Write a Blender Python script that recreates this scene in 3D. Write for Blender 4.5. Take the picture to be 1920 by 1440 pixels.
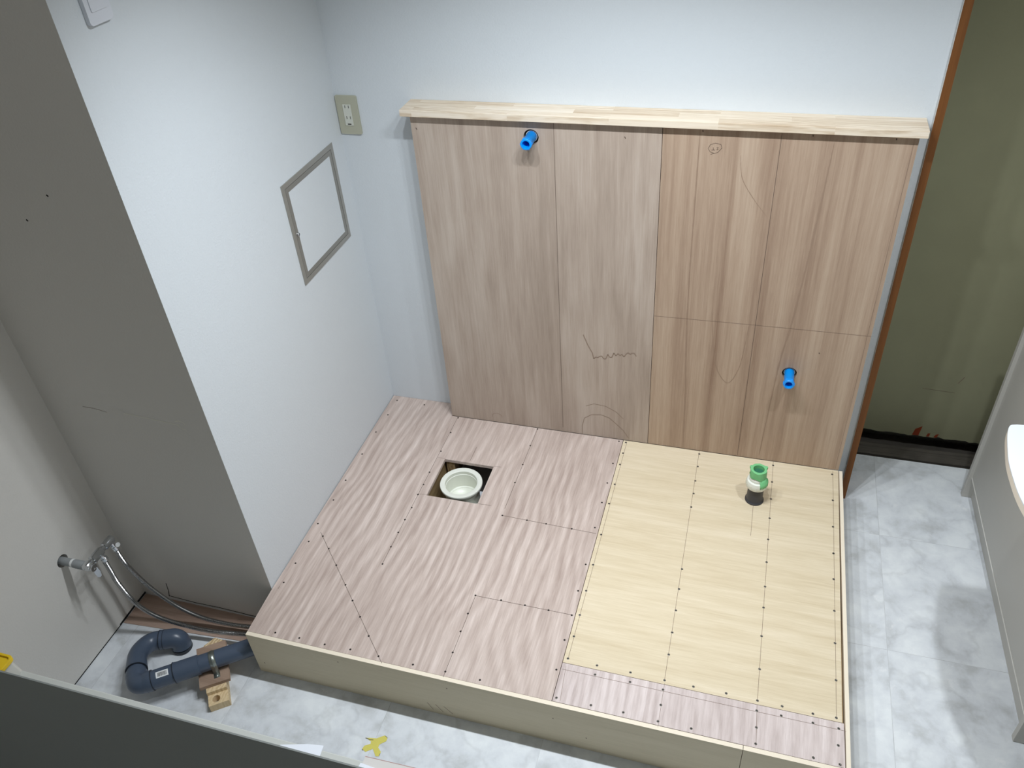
import bpy, bmesh, math, random
from mathutils import Vector, Matrix
random.seed(7)
for o in list(bpy.data.objects): bpy.data.objects.remove(o)
SC = bpy.context.scene
COL = SC.collection

# ---------------------------------------------------------------- camera
cam_d = bpy.data.cameras.new('camera')
cam_d.sensor_fit = 'HORIZONTAL'; cam_d.sensor_width = 36.0
cam_d.lens = 36.0*1546.94/1920.0
cam_d.clip_start = 0.02
cam = bpy.data.objects.new('camera', cam_d); COL.objects.link(cam)
cam.location = (1.28909, -2.26766, 2.0)
cam.rotation_euler = (0.908634, 0.065154, 0.284975)
SC.camera = cam

# ---------------------------------------------------------------- world, lamps, exposure
w = bpy.data.worlds.new('world'); SC.world = w; w.use_nodes = True
w.node_tree.nodes['Background'].inputs[0].default_value = (0.9, 0.95, 1, 1)
w.node_tree.nodes['Background'].inputs[1].default_value = 0.0
SC.view_settings.view_transform = 'Standard'
SC.view_settings.look = 'None'
SC.view_settings.gamma = 1.0
SC.view_settings.use_curve_mapping = False
SC.view_settings.exposure = 0.0
SC.cycles.diffuse_bounces = 8; SC.cycles.max_bounces = 12

def lamp(x, y, z, watts, r=0.022, spread=132, col=(0.90, 0.955, 1.0)):
    d = bpy.data.lights.new('ceiling_or_fill_lamp', 'AREA'); d.shape = 'DISK'; d.size = 2*r
    d.energy = watts; d.color = col; d.spread = math.radians(spread)
    o = bpy.data.objects.new('ceiling_or_fill_light', d); COL.objects.link(o)
    o.location = (x, y, z)
    return o
LY, LZ = -0.80, 1.985
for lx, lw in ((0.58, 4.8), (0.82, 4.8), (1.05, 4.8), (1.19, 4.8), (1.85, 6.9)):
    lamp(lx, LY, LZ, lw)
lamp(0.80, -2.75, 2.07, 1.3, r=0.15, spread=180, col=(1.0, 0.97, 0.92))      # unseen fill lamp, added to lift the ambient light

# ---------------------------------------------------------------- helpers
def link(name, me, parent=None, mats=()):
    o = bpy.data.objects.new(name, me); COL.objects.link(o)
    for m in mats: me.materials.append(m)
    if parent: o.parent = parent
    return o
def nb(): return bmesh.new()
def obj2(name, bm, mats, parent=None, smooth=False, bevel=0.0, recalc=True):
    if not isinstance(mats, (list, tuple)): mats = [mats]
    if recalc: bmesh.ops.recalc_face_normals(bm, faces=bm.faces)
    me = bpy.data.meshes.new(name); bm.to_mesh(me); bm.free()
    if smooth:
        for p in me.polygons: p.use_smooth = True
        me.set_sharp_from_angle(angle=math.radians(38))
    o = link(name, me, parent, mats)
    if bevel:
        md = o.modifiers.new('bevel', 'BEVEL'); md.width = bevel; md.segments = 2; md.limit_method = 'ANGLE'
    return o
obj = obj2
def tag(o, label=None, cat=None, group=None, kind=None):
    if label: o['label'] = label
    if cat: o['category'] = cat
    if group: o['group'] = group
    if kind: o['kind'] = kind
    return o
def empty(name, loc=(0, 0, 0), rz=0.0):
    o = bpy.data.objects.new(name, None); COL.objects.link(o)
    o.location = loc; o.rotation_euler = (0, 0, rz); o.empty_display_size = 0.05
    return o
def struct(name, bm, m, parent=None, **k):
    o = obj(name, bm, m, parent, **k)
    if parent is None: o['kind'] = 'structure'
    return o
def box(bm, x0, x1, y0, y1, z0, z1, mi=0):
    v = [bm.verts.new(p) for p in ((x0,y0,z0),(x1,y0,z0),(x1,y1,z0),(x0,y1,z0),(x0,y0,z1),(x1,y0,z1),(x1,y1,z1),(x0,y1,z1))]
    for f in ((0,3,2,1),(4,5,6,7),(0,1,5,4),(1,2,6,5),(2,3,7,6),(3,0,4,7)):
        bm.faces.new([v[i] for i in f]).material_index = mi
    return bm
def quad(bm, pts, mi=0):
    f = bm.faces.new([bm.verts.new(p) for p in pts]); f.material_index = mi; return f
def plate(bm, outer, holes, to3, depth, mi=0):
    """flat plate of any outline with holes; to3(u, v, d) gives the 3-D point, d = 0 front face, depth = back"""
    edges = []; loops = []
    for lp in [outer] + list(holes):
        vs = [bm.verts.new(to3(u, v, 0)) for u, v in lp]
        loops.append(vs)
        for i in range(len(vs)): edges.append(bm.edges.new((vs[i], vs[(i+1) % len(vs)])))
    r = bmesh.ops.triangle_fill(bm, use_beauty=True, use_dissolve=False, edges=edges)
    front = [g for g in r['geom'] if isinstance(g, bmesh.types.BMFace)]
    for f in front: f.material_index = mi
    back = {}
    for lp, vs in zip([outer] + list(holes), loops):
        for (u, v), a in zip(lp, vs): back[a] = bm.verts.new(to3(u, v, depth))
    for f in front:
        nf = bm.faces.new([back[x] for x in reversed(f.verts)]); nf.material_index = mi
    for vs in loops:
        n = len(vs)
        for i in range(n):
            a, b = vs[i], vs[(i+1) % n]
            bm.faces.new((a, b, back[b], back[a])).material_index = mi
    return bm
def circ(cx, cy, r, n=32): return [(cx+r*math.cos(2*math.pi*i/n), cy+r*math.sin(2*math.pi*i/n)) for i in range(n)]
def rrect(x0, x1, y0, y1, r, n=6):
    out = []
    for cx, cy, a0 in ((x1-r,y1-r,0),(x0+r,y1-r,90),(x0+r,y0+r,180),(x1-r,y0+r,270)):
        for i in range(n+1):
            a = math.radians(a0+90*i/n); out.append((cx+r*math.cos(a), cy+r*math.sin(a)))
    return out
def basis(d):
    d = Vector(d).normalized()
    a = Vector((0,0,1)) if abs(d.z) < .9 else Vector((1,0,0))
    u = d.cross(a).normalized(); v = u.cross(d).normalized()
    return u, v, d
def lathe(bm, prof, origin=(0,0,0), axis=(0,0,1), n=32, cap=True, mi=0, closed=False):
    """prof = [(radius, height along axis)]"""
    u, v, d = basis(axis); o = Vector(origin); rings = []
    for r, h in prof:
        rings.append([bm.verts.new(o + d*h + (u*math.cos(2*math.pi*i/n) + v*math.sin(2*math.pi*i/n))*max(r,1e-5)) for i in range(n)])
    k = len(rings)
    for j in range(k if closed else k-1):
        a, b = rings[j], rings[(j+1) % k]
        for i in range(n):
            f = bm.faces.new((a[i], a[(i+1)%n], b[(i+1)%n], b[i])); f.material_index = mi
    if cap and not closed:
        bm.faces.new(list(reversed(rings[0]))).material_index = mi
        bm.faces.new(rings[-1]).material_index = mi
    return bm
def catmull(pts, sub):
    P = [Vector(p) for p in pts]; P = [P[0]*2-P[1]] + P + [P[-1]*2-P[-2]]; out = []
    for i in range(1, len(P)-2):
        for s in range(sub):
            t = s/sub; a, b, c, d = P[i-1], P[i], P[i+1], P[i+2]
            out.append(0.5*((2*b)+(c-a)*t+(2*a-5*b+4*c-d)*t*t+(3*b-a-3*c+d)*t**3))
    out.append(P[-2]); return out
def tube(bm, path, r, n=14, cap=True, mi=0):
    """path of Vectors; r a number or a list; parallel-transported rings"""
    P = [Vector(p) for p in path]; R = r if isinstance(r, (list, tuple)) else [r]*len(P)
    t0 = (P[1]-P[0]).normalized(); u, v, _ = basis(t0); rings = []
    for i, p in enumerate(P):
        t = (P[min(i+1,len(P)-1)]-P[max(i-1,0)]).normalized()
        q = t0.rotation_difference(t); u = q @ u; v = q @ v; t0 = t
        rings.append([bm.verts.new(p+(u*math.cos(2*math.pi*k/n)+v*math.sin(2*math.pi*k/n))*R[i]) for k in range(n)])
    for a, b in zip(rings, rings[1:]):
        for k in range(n): bm.faces.new((a[k], a[(k+1)%n], b[(k+1)%n], b[k])).material_index = mi
    if cap:
        bm.faces.new(list(reversed(rings[0]))).material_index = mi; bm.faces.new(rings[-1]).material_index = mi
    return bm
def bend(p0, p1, p2, r, n=8):
    """rounded corner at p1"""
    p0, p1, p2 = Vector(p0), Vector(p1), Vector(p2)
    a = (p0-p1).normalized()*r + p1; b = (p2-p1).normalized()*r + p1
    return [a*(1-t)**2 + p1*2*t*(1-t) + b*t*t for t in [i/n for i in range(n+1)]]
def stroke(bm, pts, wd, to3, mi):
    """thin pencil or crack line on a plane: pts in plane coordinates"""
    for (a, b) in zip(pts, pts[1:]):
        a, b = Vector(a), Vector(b); d = (b-a)
        if d.length < 1e-6: continue
        d.normalize(); nn = Vector((-d.y, d.x))*wd/2
        quad(bm, [to3(*(a-nn)), to3(*(b-nn)), to3(*(b+nn)), to3(*(a+nn))], mi)

def grain(bm, pts, wd, to3, mi, seed=1):
    """dark growth streak along a veneer: tapering strip with a ragged edge"""
    rnd = random.Random(seed); P = catmull([(a, b, 0) for a, b in pts], 14); n = len(P)-1
    L_ = []; R_ = []
    for i, p in enumerate(P):
        d = (P[min(i+1,n)]-P[max(i-1,0)]).normalized(); nn = Vector((-d.y, d.x, 0))
        w_ = wd*(0.35+0.65*math.sin(math.pi*min(1, max(0, i/n)))**.5)*rnd.uniform(.6,1.1)/2
        L_.append(p+nn*w_); R_.append(p-nn*w_*rnd.uniform(.6,1.2))
    for i in range(n): quad(bm, [to3(*q[:2]) for q in (L_[i], L_[i+1], R_[i+1], R_[i])], mi)

# ---------------------------------------------------------------- materials
def s2l(c):
    f = lambda x: x/12.92 if x <= 0.04045 else ((x+0.055)/1.055)**2.4
    return tuple(f(x/255) for x in c[:3]) + (1,)
def newmat(name):
    m = bpy.data.materials.new(name); m.use_nodes = True
    nt = m.node_tree; return m, nt, nt.nodes, nt.links, nt.nodes['Principled BSDF']
def flat(name, col, rough=0.5, metal=0.0, bump=0.0, bscale=300, var=0.0, spec=0.5):
    m, nt, N, L, P = newmat(name)
    P.inputs['Base Color'].default_value = s2l(col); P.inputs['Roughness'].default_value = rough
    P.inputs['Metallic'].default_value = metal; P.inputs['Specular IOR Level'].default_value = spec
    tc = N.new('ShaderNodeTexCoord')
    no = N.new('ShaderNodeTexNoise'); no.inputs['Scale'].default_value = bscale; no.inputs['Detail'].default_value = 3
    L.new(tc.outputs['Object'], no.inputs['Vector'])
    if bump:
        b = N.new('ShaderNodeBump'); b.inputs['Strength'].default_value = bump; b.inputs['Distance'].default_value = 0.001
        L.new(no.outputs['Fac'], b.inputs['Height']); L.new(b.outputs['Normal'], P.inputs['Normal'])
    if var:
        n2 = N.new('ShaderNodeTexNoise'); n2.inputs['Scale'].default_value = 6; n2.inputs['Detail'].default_value = 4
        L.new(tc.outputs['Object'], n2.inputs['Vector'])
        mx = N.new('ShaderNodeMix'); mx.data_type = 'RGBA'
        c = s2l(col); mx.inputs[6].default_value = tuple(x*(1-var) for x in c[:3])+(1,); mx.inputs[7].default_value = tuple(min(1,x*(1+var)) for x in c[:3])+(1,)
        L.new(n2.outputs['Fac'], mx.inputs[0]); L.new(mx.outputs[2], P.inputs['Base Color'])
    return m
def wood(name, dark, mid, light, grain='Y', across='X', bands=26, warp=0.30, wscale=2.4, wstretch=0.35, band_amp=0.16, streak=0.5, streak_scale=30, streak_stretch=0.05, fibre=0.35, blotch=0.3, seed=0.0, rough=0.62, lo=0.22, hi=0.78, staves=None):
    """rotary-cut veneer: faint growth bands that swirl into arches, streaks and fine fibres along the grain"""
    m, nt, N, L, P = newmat(name)
    ax = {'X':0,'Y':1,'Z':2}
    tc = N.new('ShaderNodeTexCoord'); src = tc.outputs['Object']
    if staves:                                   # finger-jointed strips: every strip its own figure
        mpb = N.new('ShaderNodeMapping'); L.new(src, mpb.inputs['Vector']); mpb.inputs['Rotation'].default_value = staves[2]
        br = N.new('ShaderNodeTexBrick'); br.offset = 0.37; br.inputs['Scale'].default_value = 1.0
        br.inputs['Brick Width'].default_value = staves[0]; br.inputs['Row Height'].default_value = staves[1]; br.inputs['Mortar Size'].default_value = 0.0
        br.inputs['Color1'].default_value = (0,0,0,1); br.inputs['Color2'].default_value = (1,1,1,1)
        L.new(mpb.outputs[0], br.inputs['Vector'])
        sh = N.new('ShaderNodeVectorMath'); sh.operation = 'MULTIPLY_ADD'; L.new(br.outputs['Color'], sh.inputs[0]); sh.inputs[1].default_value = (3.7, 2.9, 5.1); L.new(src, sh.inputs[2]); src = sh.outputs[0]
    def mapped(st, loc=0.0):
        q = N.new('ShaderNodeMapping'); L.new(src, q.inputs['Vector']); sc = [1.0,1.0,1.0]; sc[ax[grain]] = st
        q.inputs['Scale'].default_value = sc; q.inputs['Location'].default_value = (seed+loc, seed*1.7+loc, seed*.6+loc); return q.outputs[0]
    def noise(vec, scale, det=3, rg=.5):
        q = N.new('ShaderNodeTexNoise'); q.inputs['Scale'].default_value = scale; q.inputs['Detail'].default_value = det; q.inputs['Roughness'].default_value = rg
        L.new(vec, q.inputs['Vector']); return q.outputs['Fac']
    def math_(op, a, b=None, c=None):
        q = N.new('ShaderNodeMath'); q.operation = op
        for i, v in enumerate((a, b, c)):
            if v is None: continue
            if isinstance(v, (int, float)): q.inputs[i].default_value = v
            else: L.new(v, q.inputs[i])
        return q.outputs[0]
    big = noise(mapped(wstretch), wscale, 2, .45)
    med = noise(mapped(0.12, 3.0), 34, 4, .6)
    sep = N.new('ShaderNodeSeparateXYZ'); L.new(src, sep.inputs[0])
    ph = math_('MULTIPLY_ADD', big, warp*3.0, sep.outputs[ax[across]])
    ph = math_('MULTIPLY_ADD', med, 0.030, ph)
    sn = math_('SINE', math_('MULTIPLY', ph, bands*6.283))
    patch = math_('SUBTRACT', noise(mapped(0.5, 7.0), 3.0, 2), 0.30)
    am = math_('MULTIPLY', sn, math_('MAXIMUM', math_('MULTIPLY', patch, 3.0), 0.15))
    st1 = noise(mapped(streak_stretch, 1.0), streak_scale, 5, .62)
    fib = noise(mapped(0.035, 2.0), 330, 4, .65)
    bl = noise(mapped(0.3, 5.0), 4.0, 3)
    v = math_('MULTIPLY_ADD', am, band_amp, 0.5 - .5*(streak+fibre+blotch))
    v = math_('MULTIPLY_ADD', st1, streak, v)
    v = math_('MULTIPLY_ADD', fib, fibre, v)
    v = math_('MULTIPLY_ADD', bl, blotch, v)
    if staves:
        v = math_('MULTIPLY_ADD', br.outputs['Color'], 0.22, math_('SUBTRACT', v, 0.11))
    cr = N.new('ShaderNodeValToRGB'); L.new(v, cr.inputs[0])
    e = cr.color_ramp.elements; e[0].position = lo; e[0].color = s2l(dark); e[1].position = hi; e[1].color = s2l(light)
    x = e.new(0.5); x.color = s2l(mid)
    L.new(cr.outputs[0], P.inputs['Base Color'])
    P.inputs['Roughness'].default_value = rough; P.inputs['Specular IOR Level'].default_value = 0.3
    b = N.new('ShaderNodeBump'); b.inputs['Strength'].default_value = 0.12; b.inputs['Distance'].default_value = 0.0006
    L.new(fib, b.inputs['Height']); L.new(b.outputs['Normal'], P.inputs['Normal'])
    return m
def wallpaper(name, col):
    m, nt, N, L, P = newmat(name)
    P.inputs['Base Color'].default_value = s2l(col); P.inputs['Roughness'].default_value = 0.85; P.inputs['Specular IOR Level'].default_value = 0.25
    tc = N.new('ShaderNodeTexCoord')
    n1 = N.new('ShaderNodeTexNoise'); n1.inputs['Scale'].default_value = 260; n1.inputs['Detail'].default_value = 4; L.new(tc.outputs['Object'], n1.inputs['Vector'])
    n2 = N.new('ShaderNodeTexVoronoi'); n2.inputs['Scale'].default_value = 170; L.new(tc.outputs['Object'], n2.inputs['Vector'])
    ad = N.new('ShaderNodeMath'); ad.operation = 'MULTIPLY_ADD'; L.new(n2.outputs['Distance'], ad.inputs[0]); ad.inputs[1].default_value = 0.6; L.new(n1.outputs['Fac'], ad.inputs[2])
    b = N.new('ShaderNodeBump'); b.inputs['Strength'].default_value = 0.35; b.inputs['Distance'].default_value = 0.0012
    L.new(ad.outputs[0], b.inputs['Height']); L.new(b.outputs['Normal'], P.inputs['Normal'])
    return m
def stone_floor(name):
    m, nt, N, L, P = newmat(name)
    tc = N.new('ShaderNodeTexCoord')
    br = N.new('ShaderNodeTexBrick'); br.offset = 0.0; br.inputs['Scale'].default_value = 1.0
    br.inputs['Brick Width'].default_value = 0.457; br.inputs['Row Height'].default_value = 0.457; br.inputs['Mortar Size'].default_value = 0.0008
    br.inputs['Mortar Smooth'].default_value = 0.0; br.inputs['Bias'].default_value = 0.0
    br.inputs['Color1'].default_value = (0,0,0,1); br.inputs['Color2'].default_value = (1,1,1,1); br.inputs['Mortar'].default_value = (.5,.5,.5,1)
    mp = N.new('ShaderNodeMapping'); mp.inputs['Location'].default_value = (0.015, 0.16, 0); L.new(tc.outputs['Object'], mp.inputs['Vector']); L.new(mp.outputs[0], br.inputs['Vector'])
    # shift the stone figure tile by tile
    sh = N.new('ShaderNodeVectorMath'); sh.operation = 'MULTIPLY_ADD'; L.new(br.outputs['Color'], sh.inputs[0]); sh.inputs[1].default_value = (3.1, 1.7, 2.3); L.new(tc.outputs['Object'], sh.inputs[2])
    wz = N.new('ShaderNodeTexNoise'); wz.inputs['Scale'].default_value = 3.2; wz.inputs['Detail'].default_value = 5; L.new(sh.outputs[0], wz.inputs['Vector'])
    n1 = N.new('ShaderNodeTexNoise'); n1.inputs['Scale'].default_value = 10; n1.inputs['Detail'].default_value = 8; n1.inputs['Roughness'].default_value = .62; n1.inputs['Distortion'].default_value = .25
    L.new(sh.outputs[0], n1.inputs['Vector'])
    cr = N.new('ShaderNodeValToRGB'); L.new(n1.outputs['Fac'], cr.inputs[0]); e = cr.color_ramp.elements
    e[0].position = .33; e[0].color = s2l((192,195,197)); e[1].position = .66; e[1].color = s2l((227,231,234)); x = e.new(.48); x.color = s2l((213,217,222))
    # dark thin veins
    vn = N.new('ShaderNodeMath'); vn.operation = 'SUBTRACT'; L.new(wz.outputs['Fac'], vn.inputs[0]); vn.inputs[1].default_value = .5
    va = N.new('ShaderNodeMath'); va.operation = 'ABSOLUTE'; L.new(vn.outputs[0], va.inputs[0])
    vm = N.new('ShaderNodeMapRange'); L.new(va.outputs[0], vm.inputs[0]); vm.inputs[1].default_value = 0.0; vm.inputs[2].default_value = 0.02; vm.inputs[3].default_value = .26; vm.inputs[4].default_value = 0.0
    n3 = N.new('ShaderNodeTexNoise'); n3.inputs['Scale'].default_value = 9; n3.inputs['Detail'].default_value = 3; L.new(sh.outputs[0], n3.inputs['Vector'])
    vk = N.new('ShaderNodeMath'); vk.operation = 'MULTIPLY'; L.new(vm.outputs[0], vk.inputs[0]); L.new(n3.outputs['Fac'], vk.inputs[1])
    mx = N.new('ShaderNodeMix'); mx.data_type = 'RGBA'; L.new(vk.outputs[0], mx.inputs[0]); L.new(cr.outputs[0], mx.inputs[6]); mx.inputs[7].default_value = s2l((110,108,108))
    # pale flecks
    fl = N.new('ShaderNodeMapRange'); n4 = N.new('ShaderNodeTexNoise'); n4.inputs['Scale'].default_value = 22; n4.inputs['Detail'].default_value = 6; n4.inputs['Roughness'].default_value=.7; L.new(sh.outputs[0], n4.inputs['Vector'])
    L.new(n4.outputs['Fac'], fl.inputs[0]); fl.inputs[1].default_value = .62; fl.inputs[2].default_value = .72; fl.inputs[3].default_value = 0; fl.inputs[4].default_value = .55
    m2 = N.new('ShaderNodeMix'); m2.data_type = 'RGBA'; L.new(fl.outputs[0], m2.inputs[0]); L.new(mx.outputs[2], m2.inputs[6]); m2.inputs[7].default_value = s2l((235,236,238))
    # seams
    m3 = N.new('ShaderNodeMix'); m3.data_type = 'RGBA'; sm = N.new('ShaderNodeMath'); sm.operation = 'MULTIPLY'; L.new(br.outputs['Fac'], sm.inputs[0]); sm.inputs[1].default_value = .25
    L.new(sm.outputs[0], m3.inputs[0]); L.new(m2.outputs[2], m3.inputs[6]); m3.inputs[7].default_value = s2l((120,118,115))
    L.new(m3.outputs[2], P.inputs['Base Color'])
    P.inputs['Roughness'].default_value = 0.55; P.inputs['Specular IOR Level'].default_value = 0.3
    b = N.new('ShaderNodeBump'); b.inputs['Strength'].default_value = .12; b.inputs['Distance'].default_value = .001; L.new(n1.outputs['Fac'], b.inputs['Height']); L.new(b.outputs['Normal'], P.inputs['Normal'])
    return m

M = {}
M['wall'] = wallpaper('white_wallpaper', (210, 216, 221))
M['wall_shade'] = wallpaper('white_wallpaper_shade', (214, 211, 206))  # same white wallpaper, warmer tone of its shaded walls put into the colour
M['olive'] = flat('olive_plaster', (158, 157, 128), .9, bump=.3, bscale=60, var=.08)
M['floor'] = stone_floor('marbled_floor_tile')
M['ceiling'] = flat('ceiling_white', (236, 236, 236), .9, bump=.1)
M['rear'] = flat('room_paint', (216, 216, 210), .9)
M['ply_pink'] = wood('pinkish_plywood', (158,139,130), (189,172,163), (219,204,196), 'Y', 'X', bands=30, warp=.12, wscale=2.2, wstretch=.5, band_amp=.12, streak=.85, streak_scale=75, streak_stretch=.085, fibre=.5, seed=1.3, blotch=.35, lo=.10, hi=.90)
M['ply_yellow'] = wood('yellow_plywood', (196,178,146), (213,198,170), (228,215,192), 'X', 'Y', bands=14, warp=.14, band_amp=.07, streak=.6, streak_scale=85, streak_stretch=.07, fibre=.5, seed=4.1, blotch=.40, lo=.15, hi=.85)
M['ply_strip'] = wood('pale_pink_plywood', (172,156,151), (202,188,184), (226,214,211), 'Y', 'X', bands=38, warp=.08, band_amp=.10, streak=.85, streak_scale=80, streak_stretch=.12, fibre=.5, seed=7.7, blotch=.35, lo=.12, hi=.88)
M['ply_wall_grey'] = wood('greyish_plywood', (146,130,117), (175,159,146), (197,184,172), 'Z', 'X', bands=6, warp=.16, wscale=3.4, wstretch=.4, band_amp=.10, streak=.7, streak_scale=50, streak_stretch=.06, fibre=.4, seed=2.2, blotch=.55, lo=.12, hi=.88)
M['ply_wall_tan'] = wood('tan_striped_plywood', (134,108,90), (172,149,129), (196,176,156), 'Z', 'X', bands=9, warp=.06, wscale=2.0, wstretch=.22, band_amp=.10, streak=.9, streak_scale=40, streak_stretch=.018, fibre=.45, seed=5.5, blotch=.28, lo=.08, hi=.92)
M['pine'] = wood('pine_board', (188,164,136), (220,205,184), (234,223,208), 'X', 'Y', bands=120, warp=.020, wscale=4, wstretch=.2, band_amp=.16, streak=.6, streak_scale=70, streak_stretch=.04, fibre=.35, seed=3.3, blotch=.35, staves=(0.29,0.031,(0,0,0)))
M['ply_fascia'] = wood('fascia_plywood', (196,184,158), (214,202,176), (224,213,190), 'X', 'Z', bands=6, warp=.05, band_amp=.06, streak=.4, streak_scale=40, streak_stretch=.06, fibre=.35, seed=8.8, blotch=.35)
M['ply_edge'] = flat('plywood_edge', (232,220,200), .6, bump=.2, bscale=200, var=.05)
M['ply_brown'] = wood('brown_plywood', (134,112,98), (166,142,128), (186,164,150), 'X', 'Y', bands=12, warp=.05, band_amp=.1, streak=.6, streak_scale=30, streak_stretch=.06, seed=6.1)
M['brown_frame'] = wood('brown_wood_frame', (96,56,24), (116,72,34), (134,86,44), 'Z', 'X', bands=60, warp=.02, band_amp=.06, streak=.5, streak_scale=60, streak_stretch=.03, seed=2.7, rough=.55)
M['pencil'] = flat('pencil_mark', (92, 76, 66), .8)
M['pencil_soft'] = flat('soft_pencil_mark', (128, 108, 94), .8)
M['dark'] = flat('dark_gap', (22, 19, 17), .95)
M['joist'] = wood('joist_timber', (120,96,66), (160,136,98), (184,160,122), 'Y', 'X', bands=60, warp=.03, seed=9.1)
M['screw_dark'] = flat('dark_screw', (52, 44, 40), .5, .5)
M['screw_zinc'] = flat('zinc_screw', (108, 104, 98), .4, .7)
M['pvc_grey'] = flat('blue_grey_pipe_plastic', (72, 84, 102), .32, spec=.5)
M['pvc_dark'] = flat('charcoal_pipe_plastic', (56, 56, 60), .4)
M['pvc_seam'] = flat('dark_pipe_shadow_ring', (34, 40, 50), .5)
M['pvc_white'] = flat('ivory_pipe_plastic', (226, 228, 218), .35)
M['green_tape'] = flat('green_masking_tape', (116, 190, 130), .6, bump=.4, bscale=120, var=.15)
M['green_cap'] = flat('dark_green_tape_inside', (40, 104, 78), .7)
M['blue'] = flat('bright_blue_pipe_plastic', (0, 146, 240), .35)
M['clear'] = flat('pale_collar_plastic', (190, 200, 205), .3)
M['chrome'] = flat('chrome', (205, 208, 212), .12, 1.0)
M['steel'] = flat('braided_steel', (165, 165, 165), .2, 1.0)
M['zinc'] = flat('zinc_clamp', (150, 156, 152), .3, .9)
M['lagging'] = flat('grey_pipe_sleeve', (140, 144, 146), .7)
M['white_ring'] = flat('white_ring', (226, 228, 228), .5)
M['beige_plate'] = flat('beige_outlet_plastic', (176, 176, 158), .5)
M['socket'] = flat('ivory_socket_plastic', (206, 208, 198), .45)
M['black'] = flat('black_slot', (14, 13, 12), .8)
M['alu'] = flat('brushed_aluminium', (166, 164, 158), .42, .55)
M['alu_dark'] = flat('aluminium_inner_band', (154, 152, 146), .42, .55)
M['switch'] = flat('white_switch_plastic', (214, 218, 226), .45)
M['vanity'] = flat('warm_grey_laminate', (182, 180, 174), .5, var=.04)
M['edge_and_highlight'] = flat('pale_edge_band_and_highlight', (216, 214, 208), .45)
M['counter'] = flat('white_counter_resin', (224, 229, 236), .25)
M['counter_side'] = flat('beige_counter_edge', (226, 216, 202), .4)
M['board_dark'] = flat('dark_grey_panel', (134, 138, 136), .75, bump=.1, var=.03)
M['ledge_grey'] = flat('pale_grey_edge', (192, 194, 189), .7, bump=.15, bscale=150)
M['paper'] = flat('white_paper', (228, 232, 240), .7)
M['paper_print'] = flat('faint_print', (190, 196, 206), .7)
M['pinkline'] = flat('faded_red_line', (176, 130, 124), .7)
M['pale_card'] = flat('pale_grey_card', (206, 202, 198), .7)
M['tub_lid'] = flat('yellow_plastic_lid', (226, 190, 28), .4)
M['tub_body'] = flat('translucent_plastic', (196, 196, 190), .35)
M['tape_yellow'] = flat('yellow_masking_tape', (214, 204, 100), .7, bump=.3, bscale=200, var=.12)
M['tape_dark'] = flat('dark_tape_edge', (92, 86, 78), .8)  # dark lines along the tape edges
M['beam'] = flat('blackened_timber', (84, 79, 72), .95, bump=1.0, bscale=45, var=.6)
M['orange'] = flat('torn_orange_paper', (150, 62, 30), .8)
M['scratch'] = flat('pale_scratch', (226, 224, 212), .7)
M['label'] = flat('label_paper', (236, 238, 240), .6)
M['figure_tan'] = flat('tan_growth_streak', (150, 126, 107), .7, var=.06)
FZ = -0.1813
SCREWS_LEFT = [(0.0281,-0.028),(0.1438,-0.0314),(0.0271,-0.1172),(0.0222,-0.2199),(0.0218,-0.3431),(0.0216,-0.4806),(0.022,-0.5782),(0.019,-0.6891),(0.0252,-0.7667),(0.0263,-0.8587),(0.0267,-0.9359),(0.093,-1.1068),(0.1714,-1.1065),(0.2539,-1.1083),(0.3335,-1.1057),(0.5264,-1.1083),(0.7227,-1.1085),(0.2991,-0.0778),(0.3001,-0.1638),(0.2995,-0.2674),(0.2977,-0.3785),(0.2992,-0.4407),(0.2978,-0.49),(0.2996,-0.5514),(0.2977,-0.6072),(0.2978,-0.6643),(0.298,-0.7265),(0.2996,-0.7977),(0.6095,-0.0771),(0.6075,-0.1701),(0.6075,-0.271),(0.6055,-0.3625),(0.6072,-0.5174),(0.6918,-0.5197),(0.7566,-0.5208),(0.842,-0.5232),(0.0609,-0.7357),(0.1036,-0.7794),(0.1581,-0.8359),(0.2202,-0.8994),(0.2669,-0.9486),(0.3141,-0.9969),(0.3666,-1.0519),(0.4214,-1.1068),(0.6224,-0.844),(0.7021,-0.8428),(0.7756,-0.8435),(0.8473,-0.8444),(0.9167,-0.8455),(0.6212,-0.9111),(0.6201,-0.9742),(0.6215,-1.045),(0.6219,-1.1071),(0.9124,-0.0802),(0.9131,-0.1976),(0.9127,-0.2959),(0.913,-0.3891),(0.913,-0.5016),(0.9163,-0.6543),(0.9156,-0.7567),(0.9159,-0.9314),(0.9161,-1.0279)]
SCREWS_YELLOW = [(0.9377,-0.0814),(0.9378,-0.1387),(0.9379,-0.1977),(0.9383,-0.2968),(0.9367,-0.3883),(0.9383,-0.5261),(0.9385,-0.6505),(0.9386,-0.751),(0.9392,-0.8394),(0.9388,-0.9137),(0.939,-0.9867),(1.1963,-0.0869),(1.1981,-0.1505),(1.198,-0.2219),(1.1992,-0.2823),(1.1987,-0.345),(1.2019,-0.6058),(1.2025,-0.6816),(1.2037,-0.7593),(1.2034,-0.8359),(1.2038,-0.9088),(1.2039,-0.9898),(1.444,-0.0908),(1.444,-0.1724),(1.4441,-0.2525),(1.444,-0.3389),(1.4436,-0.4295),(1.4435,-0.5215),(1.4437,-0.6151),(1.4433,-0.6915),(1.4431,-0.7899),(1.4437,-0.8959),(1.4434,-0.9906),(1.6338,-0.0932),(1.6348,-0.2155),(1.6344,-0.3321),(1.6347,-0.442),(1.6343,-0.5421),(1.635,-0.6569),(1.6356,-0.766),(1.637,-0.882),(1.6363,-0.9913),(1.0207,-0.9889),(1.1122,-0.9883),(1.2798,-0.9901),(1.3643,-0.9892),(1.5048,-0.9916),(1.5801,-0.9938)]
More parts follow.
